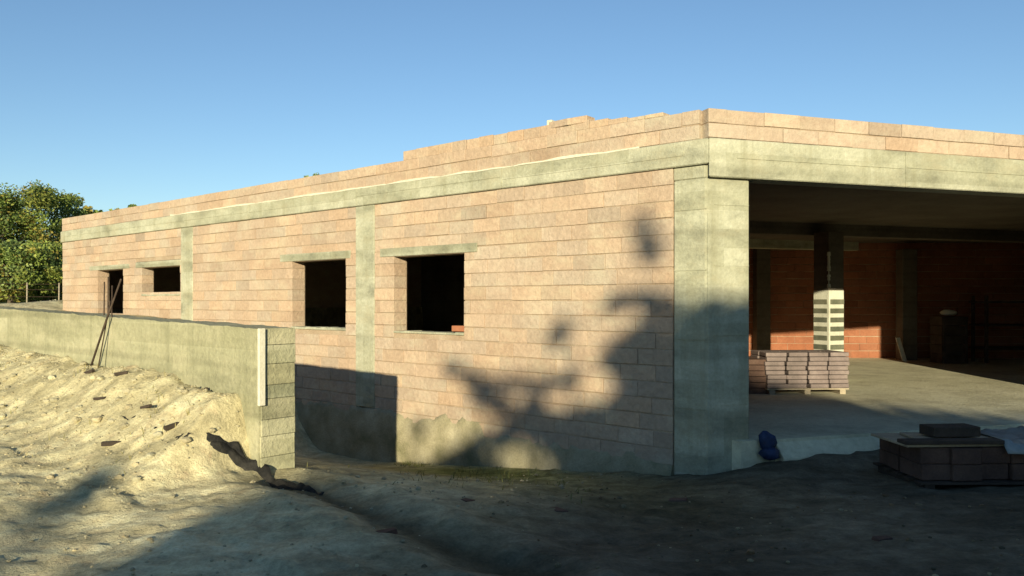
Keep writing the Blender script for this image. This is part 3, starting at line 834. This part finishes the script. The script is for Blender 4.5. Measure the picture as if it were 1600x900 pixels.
def dark_strip(t, lab, hmax):  # thin near-black strip standing low along the foot of the bank
    def bld(m):
        pts = []
        for (a, b, c), (d, e, f) in zip(t, t[1:]):
            k = max(2, int(math.hypot(d-a, e-b)/.035))
            pts += [(a+(d-a)*i/k, b+(e-b)*i/k, c+(f-c)*i/k) for i in range(k)]
        n0 = len(m.v); R_ = 5
        for i, (u, v, c) in enumerate(pts):
            f = i/len(pts); hh = hmax*c*(.75+.55*noise.noise((u*4, v*4, 3))+.35*noise.noise((u*13, v*13, 5)))
            vv = v + .05*noise.noise((u*2.5, v*2.5, 8))
            for j in range(R_):
                g = j/(R_-1)
                q_ = C+U*u-NL*(vv - .10*g*c/.3 + .03*noise.noise((u*7, g*3, 2)))
                m.v.append((q_.x, q_.y, yw(height(u, vv)) - .05 + (hh+.05)*g**.8))
        for i in range(len(pts)-1):
            for j in range(R_-1):
                a = n0+i*R_+j; m.f.append((a, a+R_, a+R_+1, a+1)); m.c.append((1,1,1))
    o = prop('dark_strip', lab, 'dark_strip', MAT['dark_strip'], bld, None, 0, True)
    sd = o.modifiers.new('thickness', 'SOLIDIFY'); sd.thickness = .006
dark_strip(t1, 'long dark strip sticking out of the soil below the earth bank', .30)
dark_strip(t2, 'short dark strip in the soil nearer the concrete wall end', .42)

# plank on the terrace and wire fence at the trees
X, zz = pxz(50, 487, 15.0)
tz = 18.0; X, zz = pxz(52, 486, tz)
prop('plank', 'dark plank lying on the terrace behind the retaining wall', 'plank', MAT['dark_timber'], lambda m: m.box(X-.45, X+.5, tz-.1, tz+.1, gz(X,tz)+.0, gz(X,tz)+.05))
F = empty('wire_fence', (-19.5, 29, gz(-19.5, 29))); tag(F, 'thin wire fence with pale posts before the trees left of the building', 'fence')
pts = []
for i, x in enumerate((-60, -8, 42, 92)):
    z = 27.5 + .4*i; X = (x-CX)/FPX*z; g = gz(X, z); pts.append((X, z, g))
    mm = MB(); mm.tube([(X, z, g-.2), (X+.01, z, g+.8)], [.028, .024], 8); mm.build('post', MAT['timber'], F, smooth=True)
for hgt in (.3, .55, .75):
    mm = MB(); mm.tube([(p[0], p[1]-.03, p[2]+hgt) for p in pts], [.007]*len(pts), 5); mm.build('wire', MAT['rust'], F)

# bricks and a block on the parapet
def loose_brick(u, d, z, rz, lab, mat='brick', sz=(.34,.2,.09), cat='brick', nm='loose_brick', grp='loose bricks on the parapet'):
    p = L(u, d); a = math.atan2(U.y, U.x)+rz; ca, sa = math.cos(a), math.sin(a)
    f = lambda s, k: p + Vector((s*ca-k*sa, s*sa+k*ca))
    return prop(nm, lab, cat, MAT[mat], lambda m: lbox(m, f, -sz[0]/2, sz[0]/2, -sz[1]/2, sz[1]/2, z, z+sz[2], bcol()), grp, .006)
tz = yw(2.2)+.085
loose_brick(uf(898), .11, tz, .05, 'loose brick on the long parapet, nearest the corner of the pair')
loose_brick(uf(872), .11, tz, -.08, 'loose brick on the long parapet, next to the white block')
loose_brick(uf(853), .11, tz, .1, 'small white block standing on the long parapet beside two loose bricks', 'pale', (.08,.10,.13), 'block', 'white_block', None)
loose_brick(uf(711), .10, yw(W1[2])+.032, .25, 'red brick piece lying on the sill of the nearest window', 'red_brick', (.22,.12,.085), 'brick', 'brick_piece', None)

# brick stack on its pallet in the garage bay
FZ = yw(FLOOR)
SX, SZ, SR = 5.09, 13.75, math.radians(3)
def fs(s, d): return Vector((SX + s*math.cos(SR)-d*math.sin(SR), SZ + s*math.sin(SR)+d*math.cos(SR)))
def pallet(fr, w, dp, z, lab, mat='timber'):
    c = fr(0, dp/2); P = empty('pallet', (c.x, c.y, z)); tag(P, lab, 'pallet')
    for i in range(3):
        mm = MB(); s = -w/2+.05+i*(w-.2)/2; lbox(mm, fr, s, s+.1, .02, dp-.02, z+.002, z+.08); mm.build('bearer', MAT[mat], P)
    nb = 5
    for i in range(nb):
        mm = MB(); k = i*(dp-.11)/(nb-1); lbox(mm, fr, -w/2, w/2, k, k+.11, z+.081, z+.103); mm.build('deck_board', MAT[mat], P)
pallet(fs, 1.44, .80, FZ, 'weathered pallet carrying the grey brick stack in the garage bay')
proto = None
def copies(proto, pts, lab, grp):
    for (x, y, z, rz, s) in pts:
        o = proto.copy(); COL.objects.link(o); o.location = (x, y, z); o.rotation_euler = (0, 0, rz); o.scale = s
pb = MB(); pb.box(-.18, .18, -.19, .19, -.035, .035)
pts = []
for k in range(8):
    for i in range(4):
        for j in range(2):
            p = fs(-.55+i*.367+random.uniform(-.02,.02), .2+j*.39+random.uniform(-.02,.02))
            pts.append((p.x, p.y, FZ+.104+.037+k*.0775, SR+random.uniform(-.05,.05), (random.uniform(.9,1.0), 1, 1)))
b0 = pb.build('stacked_brick', MAT['grey_brick'], None, bevel=.008); tag(b0, 'purple-grey brick in the neat stack before the block pillar', 'brick', 'bricks stacked on the pallet in the bay')
b0.location = pts[0][:3]; b0.rotation_euler = (0,0,pts[0][3]); copies(b0, pts[1:], '', '')
# a darker, lower stack to its left, half behind the corner pillar
pts = []
for k in range(6):
    for i in range(2):
        pts.append((4.28-.02*i+random.uniform(-.02,.02), 14.0+i*.45, FZ+.05+k*.1, random.uniform(-.06,.06), (1,1,1)))
pb = MB(); pb.box(-.22, .22, -.2, .2, -.046, .046)
b0 = pb.build('dark_block', MAT['dull_block'], None, bevel=.008); tag(b0, 'dark clay block in the short stack between corner pillar and brick pallet', 'block', 'dark blocks stacked by the brick pallet')
b0.location = pts[0][:3]; b0.rotation_euler = (0,0,pts[0][3]); copies(b0, pts[1:], '', '')

# blue sack at the foot of the corner pillar
p = Rr(.69, -.13)
def sack(m):
    lump(m, (p.x, p.y, yw(FLOOR)-.02), .11, (.85,.8,1.25), 3); lump(m, (p.x+.02, p.y-.04, yw(FLOOR)-.14), .11, (1.0,.9,.7), 5)
prop('sack', 'crumpled dark blue plastic sack at the foot of the corner pillar', 'sack', MAT['blue'], sack, None, 0, True)

# stack of dark blocks with boards and sheeting, front right
KX, KZ, KR = 5.14, 7.85, math.radians(1)
def fk2(s, d): return Vector((KX + s*math.cos(KR)-d*math.sin(KR), KZ + s*math.sin(KR)+d*math.cos(KR)))
kz = yw(-1.86)
c = fk2(0,0)
def fkp(s, d): return fk2(s+.1, d-.02)
pallet(fkp, 2.5, 1.0, kz-.02, 'low pallet under the dark blocks at the front of the garage', 'dark_timber')
pts = []
for k in range(2):
    for i in range(8):
        for j in range(2):
            p = fk2(-.97+i*.305, .25+j*.46)
            pts.append((p.x+random.uniform(-.012,.012), p.y+random.uniform(-.035,.035), kz+.085+.083+k*.163, KR+random.uniform(-.03,.03), (1, 1, 1)))
pb = MB(); pb.box(-.147, .147, -.21, .21, -.079, .079)
b0 = pb.build('clay_block', MAT['dull_block'], None, bevel=.008); tag(b0, 'dark hollow clay block in the low stack under the boards, front right', 'block', 'clay blocks stacked at the front right')
b0.location = pts[0][:3]; b0.rotation_euler = (0,0,pts[0][3]); copies(b0, pts[1:], '', '')
tz = kz + .085+.163*2+.008
def board(name, lab, s0, s1, d0, d1, z0, z1, rz, mat, sk=0.):
    cc = fk2((s0+s1)/2, (d0+d1)/2); a = KR+rz
    f = lambda s, d: cc + Vector((s*math.cos(a)-d*math.sin(a), s*math.sin(a)+d*math.cos(a)))
    return prop(name, lab, name.replace('_', ' '), MAT[mat], lambda m: lbox(m, f, -(s1-s0)/2, (s1-s0)/2, -(d1-d0)/2, (d1-d0)/2, z0, z1), None, .005)
board('formwork_panel', 'wide grey formwork panel overhanging the left end of the clay block stack', -1.28, -.2, .05, .75, tz, tz+.028, .05, 'timber')
board('scaffold_board', 'narrow dark scaffold board on top of the grey formwork panel', -1.3, -.3, .0, .16, tz+.032, tz+.07, .02, 'dark_timber')
board('grey_board', 'thin pale grey board lying slightly askew on the formwork panel', -1.05, -.25, .22, .6, tz+.032, tz+.055, -.06, 'timber')
board('timber_baulk', 'dark brown timber baulk on top of the boards, tilted up', -.92, -.42, .2, .45, tz+.072, tz+.17, .08, 'dark_timber')
def sheet(m):
    nx, ny = 46, 22; n0 = len(m.v)
    for j in range(ny+1):
        for i in range(nx+1):
            s = -.30+1.65*i/nx; d = -.06+.95*j/ny
            z = tz+.022+.05*abs(noise.noise((s*3.2, d*3.5, 2)))+.05*abs(noise.noise((s*8, d*7, 4)))+.09*sst(.2,.9,s)*sst(.1,.5,d)
            if s < -.2: z = tz + .075 + .02*noise.noise((s*9,d*9,1))*0
            if d < .0: z = tz - .06*((-d)/.06) + .01
            p = fk2(s+.02*noise.noise((d*6, s*2, 7)), d+.03*noise.noise((s*5, 1, 3))); m.v.append((p.x, p.y, z))
    for j in range(ny):
        for i in range(nx):
            a = n0+j*(nx+1)+i; m.f.append((a, a+1, a+nx+2, a+nx+1)); m.c.append((1,1,1))
o = prop('plastic_sheet', 'crumpled pale plastic sheeting spread over the right part of the block stack', 'plastic sheet', MAT['sheet'], sheet, None, 0, True)
sd = o.modifiers.new('thickness', 'SOLIDIFY'); sd.thickness = .004

# dim things at the back right of the bay
X0, ZB = 12.2, 20.6
RK = empty('storage_rack', (X0+1, ZB, FZ)); tag(RK, 'dark storage rack of boards at the shaded back of the bay', 'rack')
for s in (0, 2.4):
    for d in (0, .6):
        mm = MB(); mm.box(X0+s, X0+s+.07, ZB+d, ZB+d+.07, FZ+.002, FZ+1.75); mm.build('upright', MAT['rust'], RK)
for hgt in (.35, .95, 1.55):
    mm = MB(); mm.box(X0-.03, X0+2.5, ZB-.03, ZB+.72, FZ+hgt, FZ+hgt+.05); mm.build('shelf', MAT['dark_timber'], RK)
prop('cement_bag', 'pale cement bag on a dark crate deep in the bay', 'bag', MAT['pale'], lambda m: lump(m, (11.35, 20.8, FZ+1.30), .2, (1,.7,.42), 2), None, 0, True)
CR = empty('crate', (11.35, 20.8, FZ)); tag(CR, 'tall dark wooden crate under the pale bag at the back of the bay', 'crate')
for i in range(5):
    mm = MB(); mm.box(11.02, 11.68, 20.5, 21.1, FZ+.003+i*.243, FZ+.003+i*.243+.228); mm.build('slat', MAT['dark_timber'], CR)
mm = MB()
for sx in (11.05, 11.61): mm.box(sx, sx+.05, 20.475, 20.498, FZ+.003, FZ+1.21)
mm.build('corner_post', MAT['dark_timber'], CR)
prop('pale_board', 'pale upright board leaning by the lit edge of the back wall', 'board', MAT['pale'], lambda m: m.hexa([(10.38,21.25,FZ),(10.5,21.25,FZ),(10.5,21.28,FZ),(10.38,21.28,FZ),(10.36,21.6,FZ+.62),(10.48,21.6,FZ+.62),(10.48,21.63,FZ+.62),(10.36,21.63,FZ+.62)]))
